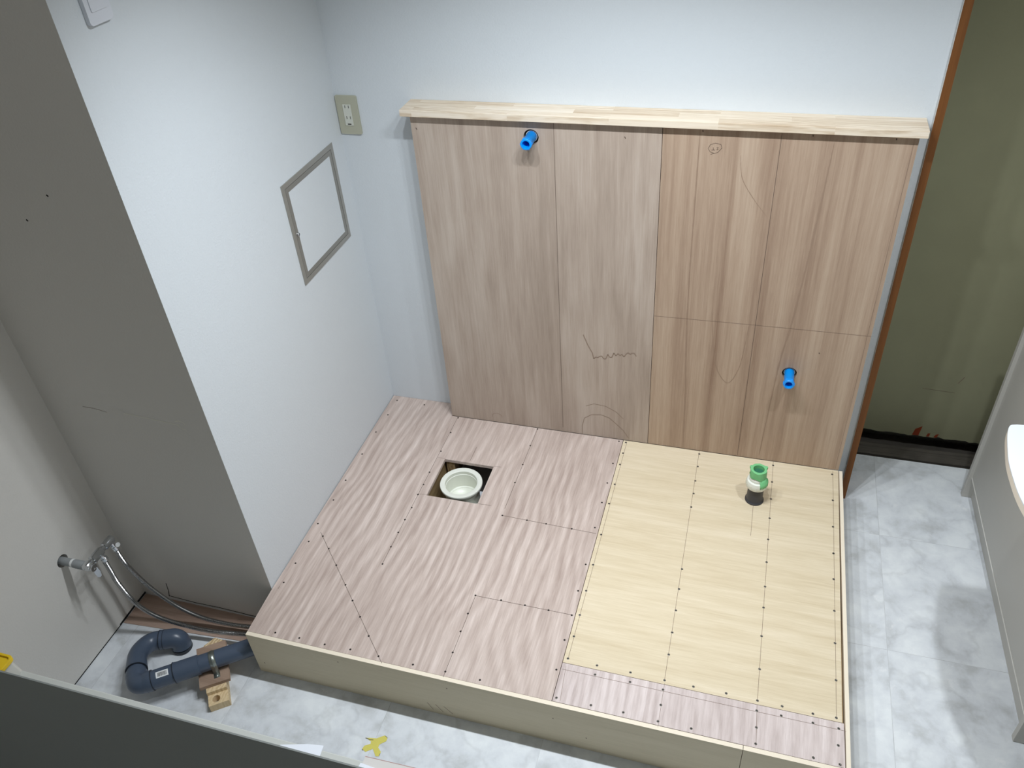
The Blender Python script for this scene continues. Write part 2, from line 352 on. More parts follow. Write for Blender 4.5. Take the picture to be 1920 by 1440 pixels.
SCREWS_STRIP = [(1.2039,-1.0182),(1.2047,-1.0632),(1.2043,-1.1102),(1.4434,-1.0195),(1.445,-1.0663),(1.446,-1.1105),(1.0213,-1.0176),(1.1161,-1.017),(1.5036,-1.0186),(1.5803,-1.0194),(1.6416,-1.0195),(0.9365,-1.1093),(1.0291,-1.108),(1.1143,-1.1075),(1.288,-1.1091),(1.64,-1.0651),(1.5821,-1.1121),(1.6434,-1.1142)]
LINES_LEFT = [[(0.2967,-0.0688),(0.2988,-0.8004)],[(0.609,-0.0635),(0.6062,-0.4865)],[(0.6072,-0.5174),(0.9225,-0.5254)],[(0.0458,-0.7216),(0.4393,-1.1253)],[(0.6226,-0.8447),(0.9212,-0.8444)],[(0.6226,-0.8447),(0.622,-1.1248)],[(0.4197,-0.2184),(0.4194,-0.2946)],[(0.4194,-0.4913),(0.4184,-0.5476)],[(0.3016,-0.3003),(0.3285,-0.3008)],[(0.5106,-0.3006),(0.5376,-0.2998)],[(0.293,-0.4872),(0.3281,-0.4832)],[(0.5118,-0.4846),(0.5585,-0.4834)],[(0.0217,-0.952),(0.0215,-0.963)],[(0.0743,-1.1029),(0.0756,-1.111)]]
LINES_RIGHT = [[(0.9407,-0.0807),(0.9394,-0.9887)],[(1.1947,-0.0724),(1.2039,-0.9898)],[(1.4439,-0.071),(1.4434,-0.9906)],[(1.636,-0.0778),(1.6368,-0.9917)],[(1.3908,-0.2925),(1.3909,-0.4261)],[(1.2051,-0.9982),(1.2062,-1.1263)],[(1.443,-1.0034),(1.4474,-1.1172)],[(0.9303,-1.0224),(1.6596,-1.0221)],[(0.9389,-1.0098),(0.9479,-1.1149)]]
def thing(name, label, cat, loc, group=None):
    o = empty(name, loc); tag(o, label, cat, group); return o
def put(o, par):
    """parent a part whose mesh is already in place"""
    o.parent = par
    if par.type == 'EMPTY': o.matrix_parent_inverse = Matrix.Translation(par.location).inverted()
    return o

# ================================================================= SETTING
# floor
bm = nb(); box(bm, -0.62, 2.9, -3.3, 0.235, FZ-0.02, FZ)
struct('floor', bm, M['floor'])
# back wall (white wallpaper), ends at the doorway post
bm = nb(); box(bm, -0.02, 1.6925, 0.0, 0.12, FZ, 2.1)
struct('wall_back', bm, M['wall'])
# left wall x = 0 between back wall and the outer corner
bm = nb(); box(bm, -0.02, 0.0, -0.965, 0.02, FZ, 2.1); box(bm, -0.70, -0.02, -0.965, -0.945, FZ, 2.1, 1)
bm.normal_update()
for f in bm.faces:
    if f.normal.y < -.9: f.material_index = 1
# front face of that block is the shaded return wall; small marks on it
T = lambda x, z, e=0.0004: (x, -0.965-e, z)
stroke(bm, [(-0.3976,0.6576),(-0.365,0.6570),(-0.345,0.6545),(-0.3218,0.6500)], 0.0012, lambda u,v: T(u,v), 2)
stroke(bm, [(-0.2651,0.656),(-0.18,0.6510),(-0.0968,0.6442)], 0.003, lambda u,v: T(u,v), 3)
stroke(bm, [(-0.105,0.656),(-0.092,0.660),(-0.080,0.658),(-0.076,0.650)], 0.0022, lambda u,v: T(u,v), 3)
stroke(bm, [(-0.100,0.640),(-0.088,0.632),(-0.078,0.632)], 0.0016, lambda u,v: T(u,v), 3)
for u, v in ((-0.1966,1.2868),(-0.2862,1.2209)): stroke(bm, [(u-.002,v+.002),(u+.002,v-.002)], 0.004, lambda a,b: T(a,b), 4)
stroke(bm, [(-0.419,-0.098),(-0.424,-0.140),(-0.4332,-0.170)], 0.003, lambda u,v: T(u,v), 4)
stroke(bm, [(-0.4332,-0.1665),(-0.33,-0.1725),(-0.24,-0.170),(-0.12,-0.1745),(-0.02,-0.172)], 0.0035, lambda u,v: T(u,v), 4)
struct('wall_left', bm, [M['wall'], M['wall_shade'], M['pencil_soft'], M['scratch'], M['dark']], recalc=False)
# left wall of the recess, with the drilled hole for the supply pipe
VY, VZ = -1.1519, 0.2011
bm = nb()
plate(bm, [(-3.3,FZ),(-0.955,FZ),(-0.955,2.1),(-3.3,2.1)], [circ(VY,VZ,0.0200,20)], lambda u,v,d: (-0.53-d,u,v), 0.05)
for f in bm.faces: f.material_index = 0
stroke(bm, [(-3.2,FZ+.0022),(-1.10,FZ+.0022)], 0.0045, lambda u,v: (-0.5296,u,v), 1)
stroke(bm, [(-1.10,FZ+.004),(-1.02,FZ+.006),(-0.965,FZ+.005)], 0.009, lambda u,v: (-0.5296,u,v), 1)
stroke(bm, [(-1.253,0.575),(-1.205,0.613)], 0.0012, lambda u,v: (-0.5296,u,v), 2)
struct('wall_recess', bm, [M['wall_shade'], M['dark'], M['scratch']], recalc=False)
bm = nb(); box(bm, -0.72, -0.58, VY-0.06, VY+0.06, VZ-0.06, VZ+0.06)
struct('cavity_shade_block', bm, M['dark'])  # solid dark block, stands in for the shade inside the drilled hole
# olive wall of the space behind the doorway, bottom edge torn
bm = nb(); xs = [1.55+0.012*i for i in range(95)]
top = [(2.69,2.1),(1.55,2.1)]
bot = [(x, -0.208+random.uniform(-.0035,.0035)+(0.004 if i%7==0 else 0)) for i, x in enumerate(xs)]
plate(bm, bot+top, [], lambda u,v,d: (u,0.42+d,v), 0.02)
O = lambda u,v: (u,0.4194,v)
for tri in (((1.962,-.206),(1.985,-.206),(1.990,-.158),(1.968,-.176)), ((2.012,-.206),(2.022,-.206),(2.024,-.188),(2.015,-.190)), ((2.038,-.206),(2.050,-.206),(2.053,-.186),(2.043,-.192))):
    f = bm.faces.new([bm.verts.new(O(*p)) for p in tri]); f.material_index = 1
stroke(bm, [(1.95,0.02),(2.0,0.018),(2.06,0.015)], .0012, O, 2)
stroke(bm, [(2.06,0.06),(2.075,0.09)], .002, O, 2)
struct('wall_olive', bm, [M['olive'], M['orange'], M['pencil_soft']], recalc=False)
# blackened beam in the gap where the floor stops
bm = nb(); n = 40
box(bm, 1.5, 2.75, 0.272, 0.318, -0.36, -0.276)
box(bm, 1.5, 2.75, 0.322, 0.395, -0.36, -0.246)
bmesh.ops.subdivide_edges(bm, edges=bm.edges, cuts=6, use_grid_fill=True)
for v in bm.verts: v.co.z += random.uniform(-.0025,.0025); v.co.y += random.uniform(-.002,.002)
box(bm, 1.5, 2.75, 0.41, 0.50, -0.40, -0.29)
box(bm, 1.5, 2.75, 0.235, 0.27, -0.40, -0.30)
struct('trim_2', bm, M['beam'])
bm = nb(); box(bm, 1.5, 2.75, 0.235, 0.6, -0.42, -0.40); struct('trim_3', bm, M['beam'])
# doorway post
bm = nb(); box(bm, 1.6862, 1.7068, -0.0120, 0.125, FZ, 2.1)
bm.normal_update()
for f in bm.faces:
    if f.normal.x < -.9: f.material_index = 1  # left face painted pale as the post's highlight line
struct('door_1', bm, [M['brown_frame'], M['edge_and_highlight']])
# rest of the room shell, behind and beside the camera
bm = nb(); box(bm, -0.75, 2.92, -3.35, 0.62, 2.1, 2.12); struct('ceiling', bm, M['ceiling'])
bm = nb(); box(bm, 2.70, 2.75, -3.35, 0.62, -0.42, 2.1); struct('wall_right', bm, M['rear'])
bm = nb(); box(bm, -0.75, 2.92, -3.35, -3.30, FZ, 2.1); struct('wall_front', bm, M['rear'])
bm = nb(); box(bm, 1.50, 1.55, 0.12, 0.60, -0.42, 2.1); struct('void_light_closure', bm, M['rear'])  # unseen closure added beside the void to stop light leaking in
bm = nb(); box(bm, 1.50, 2.75, 0.58, 0.60, -0.42, 2.1); struct('void_light_closure_back', bm, M['rear'])  # unseen closure added behind the olive wall, also against leaking light
# bare subfloor strip in the recess
bm = nb()
plate(bm, [(-0.527,-1.088),(0.0,-1.048),(0.0,-0.968),(-0.527,-0.968)], [], lambda u,v,d: (u,v,FZ+0.0022-d), 0.0021)
o = obj('subfloor_strip', bm, M['ply_brown']); tag(o, 'strip of bare brown subfloor along the foot of the shaded wall', 'floorboard')

# ================================================================= PLATFORM
XS, Y6, XR, D = 0.9268, -1.0018, 1.6543, 1.1337
plat = thing('plywood_platform', 'raised plywood platform of pink and yellow sheets with a square hole', 'platform', (0.83,-0.56,FZ))
to = lambda u,v,d: (u,v,-d)
PL = lambda u,v: (u,v,0.0004)
# pinkish sheet
bm = nb()
plate(bm, [(0.003,-0.0008),(0.2715,-0.0008),(0.2715,-0.0712),(XS-0.0009,-0.0712),(XS-0.0009,-1.1212),(0.009,-1.1212),(0.003,-0.966)],
      [[(0.3280,-0.3030),(0.5105,-0.3030),(0.5108,-0.4860),(0.3282,-0.4860)]], to, 0.012)
for i, ln in enumerate(LINES_LEFT): stroke(bm, ln, 0.0011 if i < 6 else 0.0009, PL, 1)
sheet_a = put(obj('plywood_sheet', bm, [M['ply_pink'], M['pencil'], M['pencil_soft']], recalc=False), plat)
sheet_a['label'] = 'pinkish plywood sheet with the square hole'
# yellow sheet
bm = nb()
plate(bm, [(XS+0.0009,-0.0712),(XR-0.0005,-0.0712),(XR-0.004,-1.0012),(XS+0.0009,-1.0012)], [circ(1.3919,-0.2655,0.0268,28)], to, 0.012)
for i, ln in enumerate(LINES_RIGHT[:5]): stroke(bm, ln, 0.0010, PL, 1)
sheet_b = put(obj('plywood_sheet', bm, [M['ply_yellow'], M['pencil_soft']], recalc=False), plat)
sheet_b['label'] = 'yellow plywood sheet around the upright drain pipe'
# pale strip
bm = nb()
plate(bm, [(XS+0.0009,-1.0024),(XR+0.0004,-1.0024),(XR+0.0012,-1.1205),(XS+0.0009,-1.1205)], [], to, 0.012)
for i, ln in enumerate(LINES_RIGHT[5:]): stroke(bm, ln, 0.0008, PL, 1)
sheet_c = put(obj('plywood_sheet', bm, [M['ply_strip'], M['pencil_soft']], recalc=False), plat)
sheet_c['label'] = 'narrow pale pink plywood strip along the front edge'
# front boards and right side board (plywood edge upwards)
def edgeboard(name, x0, x1, y0, y1, z1, gx):
    bm = nb(); box(bm, x0, x1, y0, y1, FZ, z1)
    for f in bm.faces:
        if f.calc_center_median().z > z1-1e-4: f.material_index = 1
    return bm
bm = edgeboard('front_board', 0.009, 1.4165, -D, -1.1220, 0.0002, 0)
FB = lambda u,v: (u,-D-0.0004,v)
for (u, v) in ((0.035,-0.13),(0.30,-0.03),(0.63,-0.035),(1.02,-0.12),(0.93,-0.06)): stroke(bm, [(u,v),(u+.002,v-.004)], .0025, FB, 2)
for k in range(3): stroke(bm, [(0.56+.025*k,-0.135),(0.575+.03*k,-0.165)], .0015, FB, 3)
fb = put(obj('front_board', bm, [M['ply_fascia'], M['ply_edge'], M['pencil'], M['pencil_soft']], recalc=False), plat)
bm = edgeboard('front_board', 1.4178, 1.6685, -D-0.0004, -1.1220, 0.0008, 0)
put(obj('front_board', bm, [M['ply_fascia'], M['ply_edge']], recalc=False), plat)
bm = nb()
plate(bm, [(1.6563,-0.0712),(1.6665,-0.0712),(1.6685,-1.1218),(1.6580,-1.1218)], [], to, 0.181)
for f in bm.faces: f.material_index = 1
put(obj('side_board', bm, [M['ply_fascia'], M['ply_edge']], recalc=False), plat)
# joists carrying the sheets
def joist(x0, x1, y0, y1, z0=FZ, z1=-0.0122, nm='joist'):
    bm = nb(); box(bm, x0, x1, y0, y1, z0, z1); return put(obj(nm, bm, M['joist'], bevel=.001), plat)
joist(0.276, 0.321, -1.115, -0.075); joist(0.585, 0.630, -1.115, -0.075); joist(0.890, 0.945, -1.115, -0.075)
joist(1.175, 1.220, -1.115, -0.075); joist(1.420, 1.465, -1.115, -0.075); joist(1.610, 1.655, -1.115, -0.075)
joist(0.330, 0.36, -0.300, -0.262, FZ, -0.0125)

# screws: 100 nearest as single parts, the farthest ones as one stuff part
def screw_bm(x, y, z, zinc):
    bm = nb(); r = 0.0030 if not zinc else 0.0036
    lathe(bm, [(r,0.0),(r,0.0004),(r*.72,0.0007),(r*.30,0.0002)], (0,0,0), n=10)
    box(bm, -r*.6, r*.6, -r*.12, r*.12, 0.0006, 0.0008, 1); box(bm, -r*.12, r*.12, -r*.6, r*.6, 0.0006, 0.0008, 1)
    return bm
def screw_mesh(zinc):
    bm = screw_bm(0,0,0,zinc); me = bpy.data.meshes.new('screw'); bm.to_mesh(me); bm.free()
    me.materials.append(M['screw_zinc' if zinc else 'screw_dark']); me.materials.append(M['black']); return me
sm = [screw_mesh(False), screw_mesh(True)]
allscr = [(x,y,0,sheet_a) for x,y in SCREWS_LEFT]+[(x,y,1,sheet_b) for x,y in SCREWS_YELLOW]+[(x,y,1,sheet_c) for x,y in SCREWS_STRIP]
allscr.sort(key=lambda s: s[1])
for x, y, k, par in allscr[:100]:
    o = bpy.data.objects.new('screw', sm[k]); COL.objects.link(o); put(o, plat); o.parent = par
    o.location = (x, y, 0.0002); o.matrix_parent_inverse = Matrix.Identity(4)
    o.rotation_euler = (0, 0, random.uniform(0, 3))
bm = nb()
for x, y, k, par in allscr[100:]:
    b2 = nb(); r = 0.0030 + 0.0006*k
    lathe(bm, [(r,0.0),(r,0.0004),(r*.72,0.0007),(r*.30,0.0002)], (x,y,0.0002), n=10, mi=k)
o = put(obj('screws', bm, [M['screw_dark'], M['screw_zinc']]), plat); tag(o, 'far rows of small screw heads near the wall panels', kind='stuff')

# ================================================================= WALL PANELS
TP = 0.0695
tw = lambda u,v,d: (u,-TP+d,v)
WP = lambda u,v: (u,-TP-0.0004,v)
XP, XJ, ZT = 0.2733, 1.0135, 1.157
pa = thing('plywood_lining', 'greyish brown plywood wall panel on the left, blue pipe near its top', 'wall panel', (0.64,-TP/2,0.0))
bm = nb(); plate(bm, [(XP,0.0006),(XJ-0.0008,0.0006),(XJ-0.0008,ZT),(XP,ZT)], [circ(0.6410,1.1059,0.0225,32)], tw, 0.0118)
stroke(bm, [(0.7084,ZT),(0.7065,0.6),(0.7047,0.0196)], 0.0011, WP, 1)
for a0, rr in ((0.4537, 0.020),): stroke(bm, [(a0+rr*math.cos(t*.42), 0.026+rr*.85*math.sin(t*.42)) for t in range(0,9)], 0.0010, WP, 2)
for u, v in ((0.288,1.118),(0.91,1.12)): stroke(bm, [(u,v),(u+.003,v-.006)], .0025, WP, 1)
# jagged dark growth-ring figure low on the sheet
pts = [(0.785,0.44),(0.80,0.40),(0.815,0.37)]
random.seed(3)
for i in range(22): pts.append((0.82+0.0068*i, 0.352+0.0016*i+random.uniform(-.011,.011)))
stroke(bm, pts, 0.0035, WP, 3)
stroke(bm, [(0.7755,0.002),(0.776,0.04),(0.785,0.078),(0.81,0.098),(0.845,0.104),(0.875,0.094),(0.90,0.07),(0.925,0.045),(0.945,0.012)], 0.0022, WP, 3)
stroke(bm, [(0.79,0.135),(0.82,0.150),(0.86,0.146),(0.90,0.125),(0.925,0.098)], 0.0016, WP, 3)
M['figure_dark'] = flat('dark_growth_ring', (146,127,112), .7)
put(obj('panel_board', bm, [M['ply_wall_grey'], M['pencil'], M['pencil_soft'], M['figure_dark']], recalc=False), pa)
for x0 in (XP+0.001, 0.685, XJ-0.036):
    bm = nb(); box(bm, x0, x0+0.035, -TP+0.0120, -0.0003, 0.001, ZT-0.001); put(obj('batten', bm, M['joist']), pa)
pb = thing('plywood_lining', 'tan striped plywood wall panel on the right, blue pipe low on it', 'wall panel', (1.33,-TP/2,0.0))
bm = nb(); plate(bm, [(XJ+0.0008,0.0006),(1.6537,0.0006),(1.6537,ZT),(XJ+0.0008,ZT)], [circ(1.4451,0.3788,0.0225,32)], tw, 0.0118)
stroke(bm, [(1.3233,ZT),(1.3233,0.0062)], 0.0011, WP, 1)
stroke(bm, [(1.0144,0.5421),(1.3228,0.5458),(1.6533,0.5473)], 0.0009, WP, 2)
stroke(bm, [(1.6425,ZT-.02),(1.6430,0.30),(1.6425,0.0)], 0.0007, WP, 2)
for i, (ln, wd) in enumerate(((((1.113,1.150),(1.114,0.944),(1.114,0.723),(1.119,0.496),(1.130,0.243),(1.138,0.004)), .0045),
        (((1.455,1.130),(1.450,0.990),(1.443,0.821),(1.428,0.582),(1.412,0.430),(1.403,0.256),(1.394,0.020)), .0060),
        (((1.193,0.571),(1.205,0.45),(1.225,0.360),(1.262,0.312),(1.290,0.37),(1.300,0.46),(1.304,0.538)), .0022),
        (((1.225,1.083),(1.235,1.02),(1.268,0.965),(1.312,0.910)), .0020))): grain(bm, ln, wd, WP, 3, i)
cx, cz = 1.1559, 1.0975
stroke(bm, [(cx-.010,cz-.016),(cx+.008,cz-.010),(cx+.018,cz+.003),(cx+.015,cz+.013),(cx,cz+.016),(cx-.013,cz+.011),(cx-.018,cz+.0),(cx-.012,cz-.009),(cx-.002,cz-.012)], 0.0011, WP, 1)
stroke(bm, [(cx-.009,cz-.004),(cx-.002,cz-.003),(cx+.001,cz-.004)], .0011, WP, 1); stroke(bm, [(cx-.005,cz+.004),(cx-.004,cz-.004)], .0011, WP, 1)
stroke(bm, [(cx+.004,cz+.004),(cx+.009,cz+.004),(cx+.005,cz-.002),(cx+.010,cz-.002)], .0010, WP, 1)
for u, v in ((1.12,1.148),(1.40,1.148),(1.60,1.148),(1.52,0.47)): stroke(bm, [(u,v),(u+.001,v-.005)], .003, WP, 1)
put(obj('panel_board', bm, [M['ply_wall_tan'], M['pencil'], M['pencil_soft'], M['figure_tan']], recalc=False), pb)
for x0 in (XJ+0.001, 1.300, 1.6537-0.036):
    bm = nb(); box(bm, x0, x0+0.035, -TP+0.0120, -0.0003, 0.001, ZT-0.001); put(obj('batten', bm, M['joist']), pb)
# ledge
bm = nb(); box(bm, 0.2524, 1.6695, -0.0924, -0.0003, 1.1583, 1.1776)
random.seed(11)
o = obj('wooden_ledge', bm, [M['pine']], bevel=0.001)
tag(o, 'pale finger-jointed pine ledge capping the plywood wall panels', 'shelf')

# ================================================================= BLUE PIPES
def blue_pipe(x, z, ytip, label):
    t = thing('water_pipe', label, 'pipe', (x,-TP,z), 'capped blue water pipes')
    bm = nb(); L = -ytip
    lathe(bm, [(0.0152,0.0),(0.0152,L-0.016),(0.0165,L-0.014),(0.0165,L-0.0015),(0.0152,L),(0.0110,L),(0.0105,L-0.002),(0.0105,0.0)], (x,0.0,z), (0,-1,0), n=36, closed=True)
    for k in range(6):
        a = k*math.pi/3
        c = Vector((x+0.0158*math.cos(a), ytip+0.008, z+0.0158*math.sin(a)))
        box(bm, c.x-.0016, c.x+.0016, ytip+.001, ytip+.014, c.z-.0016, c.z+.0016)
    put(obj('pipe_tube', bm, M['blue'], smooth=True), t)
    bm = nb(); lathe(bm, [(0.0156,0.056),(0.0172,0.056),(0.0172,0.0640),(0.0156,0.0640)], (x,0.0,z), (0,-1,0), n=36, closed=True)
    c = put(obj('collar', bm, M['clear'], smooth=True), t); c['label'] = 'pale collar'
    bm = nb(); lathe(bm, [(0.0104,L-0.045),(0.0,L-0.045)], (x,0.0,z), (0,-1,0), n=20, cap=False)
    put(obj('plug', bm, M['dark']), t)
    return t
blue_pipe(0.6410, 1.1059, -0.126, 'bright blue pipe end poking out under the pine ledge')
blue_pipe(1.4451, 0.3788, -0.1305, 'bright blue pipe end poking out low on the striped right panel')
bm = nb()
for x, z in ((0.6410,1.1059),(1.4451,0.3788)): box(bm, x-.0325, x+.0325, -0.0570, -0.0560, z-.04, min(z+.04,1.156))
o = struct('hole_shade_backing', bm, M['dark'])  # dark sheets behind the pipe holes, painting the shade inside them

# ================================================================= UPRIGHT DRAIN ON THE PLATFORM
dx, dy = 1.3919, -0.2655
t = thing('drain_pipe', 'upright charcoal drain stub with white nut and green tape', 'pipe', (dx,dy,0))
bm = nb(); lathe(bm, [(0.0262,-0.10),(0.0262,0.0003),(0.0298,0.0003),(0.0298,0.0045),(0.0266,0.0075),(0.0252,0.012),(0.0252,0.078),(0.022,0.078),(0.022,-0.10)], (dx,dy,0), n=48, closed=True)
put(obj('pipe_tube', bm, M['pvc_dark'], smooth=True), t)
bm = nb(); lathe(bm, [(0.0256,0.064),(0.0315,0.064),(0.0338,0.068),(0.0338,0.084),(0.0312,0.092),(0.0272,0.094),(0.0256,0.094)], (dx,dy,0), n=48, closed=True)
for k in range(12):
    a = k*math.pi/6; c = (dx+.0336*math.cos(a), dy+.0336*math.sin(a))
    box(bm, c[0]-.001, c[0]+.001, c[1]-.001, c[1]+.001, .069, .083)
n_ = put(obj('union_nut', bm, M['pvc_white'], smooth=True), t); n_['label'] = 'white union nut'
bm = nb(); lathe(bm, [(0.0250,0.092),(0.0262,0.100),(0.0250,0.104),(0.0232,0.106),(0.0232,0.132),(0.0178,0.132),(0.0178,0.092)], (dx,dy,0), n=48, closed=True)
put(obj('collar', bm, M['pvc_white'], smooth=True), t)['label'] = 'white collar'
random.seed(5)
bm = nb(); n = 40
rings = []
for j, (r, z) in enumerate(((0.0262,0.101),(0.0258,0.108),(0.0252,0.118),(0.0256,0.130),(0.0250,0.1362),(0.0215,0.1372),(0.0172,0.1366),(0.0168,0.128),(0.0168,0.112))):
    ring = []
    for i in range(n):
        a = 2*math.pi*i/n
        wv = 1+0.035*math.sin(5*a+j)*(1 if j < 5 else 0)+(random.uniform(-.015,.015) if j < 5 else 0)
        if j in (3,4):
            for pa_, amp in ((0.55,.28),(2.75,.26),(1.5,.10)):
                wv += amp*math.exp(-((a-pa_)/0.16)**2)
        zz = z + (0.002*math.sin(3*a+j) if j < 3 else 0) + (0.014*max(0,math.cos(a-3.6)) if j == 0 else 0)
        ring.append(bm.verts.new((dx+r*wv*math.cos(a), dy+r*wv*math.sin(a), zz)))
    rings.append(ring)
for a, b in zip(rings, rings[1:]):
    for i in range(n): bm.faces.new((a[i], a[(i+1)%n], b[(i+1)%n], b[i]))
put(obj('masking_tape', bm, M['green_tape'], smooth=True), t)['label'] = 'green masking tape'
# tape tail stuck down over the nut
bm = nb(); nu = 12
rows = []
for r, z in ((0.0262,0.106),(0.0288,0.0965),(0.0325,0.0935),(0.0346,0.087),(0.0346,0.078)):
    rows.append([bm.verts.new((dx+r*math.cos(-1.25+1.5*i/nu), dy+r*math.sin(-1.25+1.5*i/nu), z+(0.0012*math.sin(i*2.1) if r > .034 else 0))) for i in range(nu+1)])
for a, b in zip(rows, rows[1:]):
    for i in range(nu): bm.faces.new((a[i], a[i+1], b[i+1], b[i]))
o = put(obj('tape_tail', bm, M['green_tape'], smooth=True), t)
md = o.modifiers.new('s', 'SOLIDIFY'); md.thickness = 0.0004
bm = nb(); lathe(bm, [(0.0170,0.1235),(0.0,0.1225)], (dx,dy,0), n=30, cap=False)
put(obj('tape_cover', bm, M['green_cap']), t)['label'] = 'dark green inside of the tape'

# ================================================================= WHITE DRAIN SOCKET IN THE HOLE
rx_, ry_ = 0.4150, -0.3840
t = thing('drain_socket', 'white round drain socket inside the square hole', 'drain', (rx_,ry_,FZ))
bm = nb()
lathe(bm, [(0.0600,-0.150),(0.0600,-0.032),(0.0735,-0.030),(0.0745,-0.026),(0.0745,-0.0215),(0.0735,-0.0200),(0.0585,-0.0200),(0.0565,-0.0215),(0.0565,-0.034),(0.0548,-0.0355),(0.0548,-0.090),(0.050,-0.094),(0.050,-0.150)], (rx_,ry_,0), n=64, closed=True)
put(obj('socket_body', bm, M['pvc_white'], smooth=True), t)
bm = nb(); lathe(bm, [(0.0545,-0.0905),(0.046,-0.100),(0.030,-0.108),(0.0,-0.110)], (rx_,ry_,0), n=48, cap=False)
put(obj('socket_floor', bm, M['pvc_white'], smooth=True), t)
bm = nb(); tube(bm, [(rx_+.035,ry_-.02,-0.125),(rx_+.065,ry_-.055,-0.110),(rx_+.10,ry_-.10,-0.110),(rx_+.16,ry_-.16,-0.120)], 0.034, 24)
put(obj('side_branch', bm, M['pvc_white'], smooth=True), t)
bm = nb(); box(bm, rx_-.05, rx_+.05, ry_-.05, ry_+.05, FZ+.0005, -0.149); put(obj('base', bm, M['pvc_white']), t)

# ================================================================= OUTLET, HATCH, SWITCH
t = thing('power_outlet', 'beige wall outlet plate with two sockets near the corner', 'outlet', (0.0385,0,1.1225))
ox, oz = 0.0385, 1.1225
bm = nb(); plate(bm, rrect(ox-.0358,ox+.0358,oz-.0602,oz+.0602,.005), [], lambda u,v,d: (u,-0.006+d,v), 0.0058)
put(obj('cover_plate', bm, M['beige_plate'], bevel=.0012), t)
bm = nb(); plate(bm, rrect(ox-.0135,ox+.0135,oz-.0325,oz+.0335,.001), [], lambda u,v,d: (u,-0.0078+d,v), 0.003)
ins = put(obj('socket_insert', bm, M['socket'], bevel=.0004), t)
for zc in (oz+.0265, oz-.0075):
    for s in (-.0055, .0065):
        bm = nb(); box(bm, ox+s-.0009, ox+s+.0009, -0.0081, -0.0079, zc-.0042, zc+.0042); put(obj('slot', bm, M['black']), t)
bm = nb(); box(bm, ox-.0128, ox+.0128, -0.0084, -0.0078, oz-.0320, oz-.0205); box(bm, ox-.0125, ox+.0125, -0.00795, -0.0078, oz-.0180, oz-.0172)
put(obj('earth_cover', bm, M['socket']), t)
# slots of the earth cover must lie in front of it
bm = nb(); box(bm, ox-.0055, ox+.0062, -0.0087, -0.0084, oz-.0292, oz-.0262); put(obj('earth_slot', bm, M['black']), t)

t = thing('access_hatch', 'square wallpapered access hatch with aluminium frame in the left wall', 'hatch', (0,-0.2365,0.9))
y0, y1, z0, z1 = -0.3975, -0.0755, 0.7405, 1.0610
def frame_bm(a0, a1, b0, b1, wd, xf, dep):
    bm = nb()
    plate(bm, [(a0,b0),(a1,b0),(a1,b1),(a0,b1)], [[(a0+wd,b0+wd),(a1-wd,b0+wd),(a1-wd,b1-wd),(a0+wd,b1-wd)]], lambda u,v,d: (xf-d,u,v), dep)
    return bm
put(obj('outer_frame', frame_bm(y0,y1,z0,z1,.0150,.0030,.0028), M['alu'], bevel=.0004), t)
bm = nb(); box(bm, 0.0002, 0.0008, y0+.014, y1-.014, z0+.014, z1-.014); put(obj('shadow_gap', bm, M['dark']), t)
door = put(obj('hatch_door', frame_bm(y0+.0163,y1-.0168,z0+.0168,z1-.0163,.0145,.0026,.0016), M['alu_dark'], bevel=.0003), t)
bm = nb(); box(bm, 0.0009, 0.0022, y0+.0308, y1-.0313, z0+.0313, z1-.0308); o = obj('door_panel', bm, M['wall']); o.parent = door
o.matrix_parent_inverse = Matrix.Identity(4)
bm = nb(); lathe(bm, [(0.0055,0.0),(0.0058,0.0035),(0.0040,0.0060),(0.0015,0.0064)], (0.0026,-0.374,0.9013), (1,0,0), n=20); box(bm, .0085,.0092,-.3775,-.3705,.9005,.9021)
o = obj('turn_knob', bm, M['chrome'], smooth=True); o.parent = door

t = thing('wall_switch', 'white rounded switch plate high on the left wall', 'switch', (0,-0.853,1.677))
bm = nb(); plate(bm, rrect(-0.888,-0.8185,1.6165,1.737,.009), [], lambda u,v,d: (0.0095-d,u,v), 0.0093)
put(obj('switch_body', bm, M['switch'], bevel=.003, smooth=False), t)
bm = nb(); plate(bm, rrect(-0.876,-0.8305,1.640,1.715,.003), [], lambda u,v,d: (0.0115-d,u,v), 0.0025)
put(obj('rocker', bm, M['switch'], bevel=.001), t)

# ================================================================= SUPPLY VALVE AND HOSES
t = thing('supply_valve', 'chrome twin stop valve on a grey pipe from the recess wall', 'valve', (-0.53,VY,VZ))
bm = nb(); lathe(bm, [(0.0118,-0.04),(0.0118,0.036)], (-0.53,VY,VZ), (1,0,0), n=24)
put(obj('pipe_sleeve', bm, M['lagging'], smooth=True), t)
bm = nb(); lathe(bm, [(0.0124,0.034),(0.0128,0.036),(0.0128,0.040),(0.0124,0.042)], (-0.53,VY,VZ), (1,0,0), n=24)
put(obj('white_band', bm, M['white_ring'], smooth=True), t)['label'] = 'white band'
bm = nb(); lathe(bm, [(0.0126,0.042),(0.0130,0.050),(0.0130,0.078),(0.0118,0.080)], (-0.53,VY,VZ), (1,0,0), n=24)
put(obj('pipe_sleeve', bm, M['lagging'], smooth=True), t)
ex = -0.437
bm = nb()
lathe(bm, [(0.0110,0.078),(0.0128,0.080),(0.0128,0.088),(0.0112,0.090),(0.0112,0.112)], (-0.53,VY,VZ), (1,0,0), n=24)
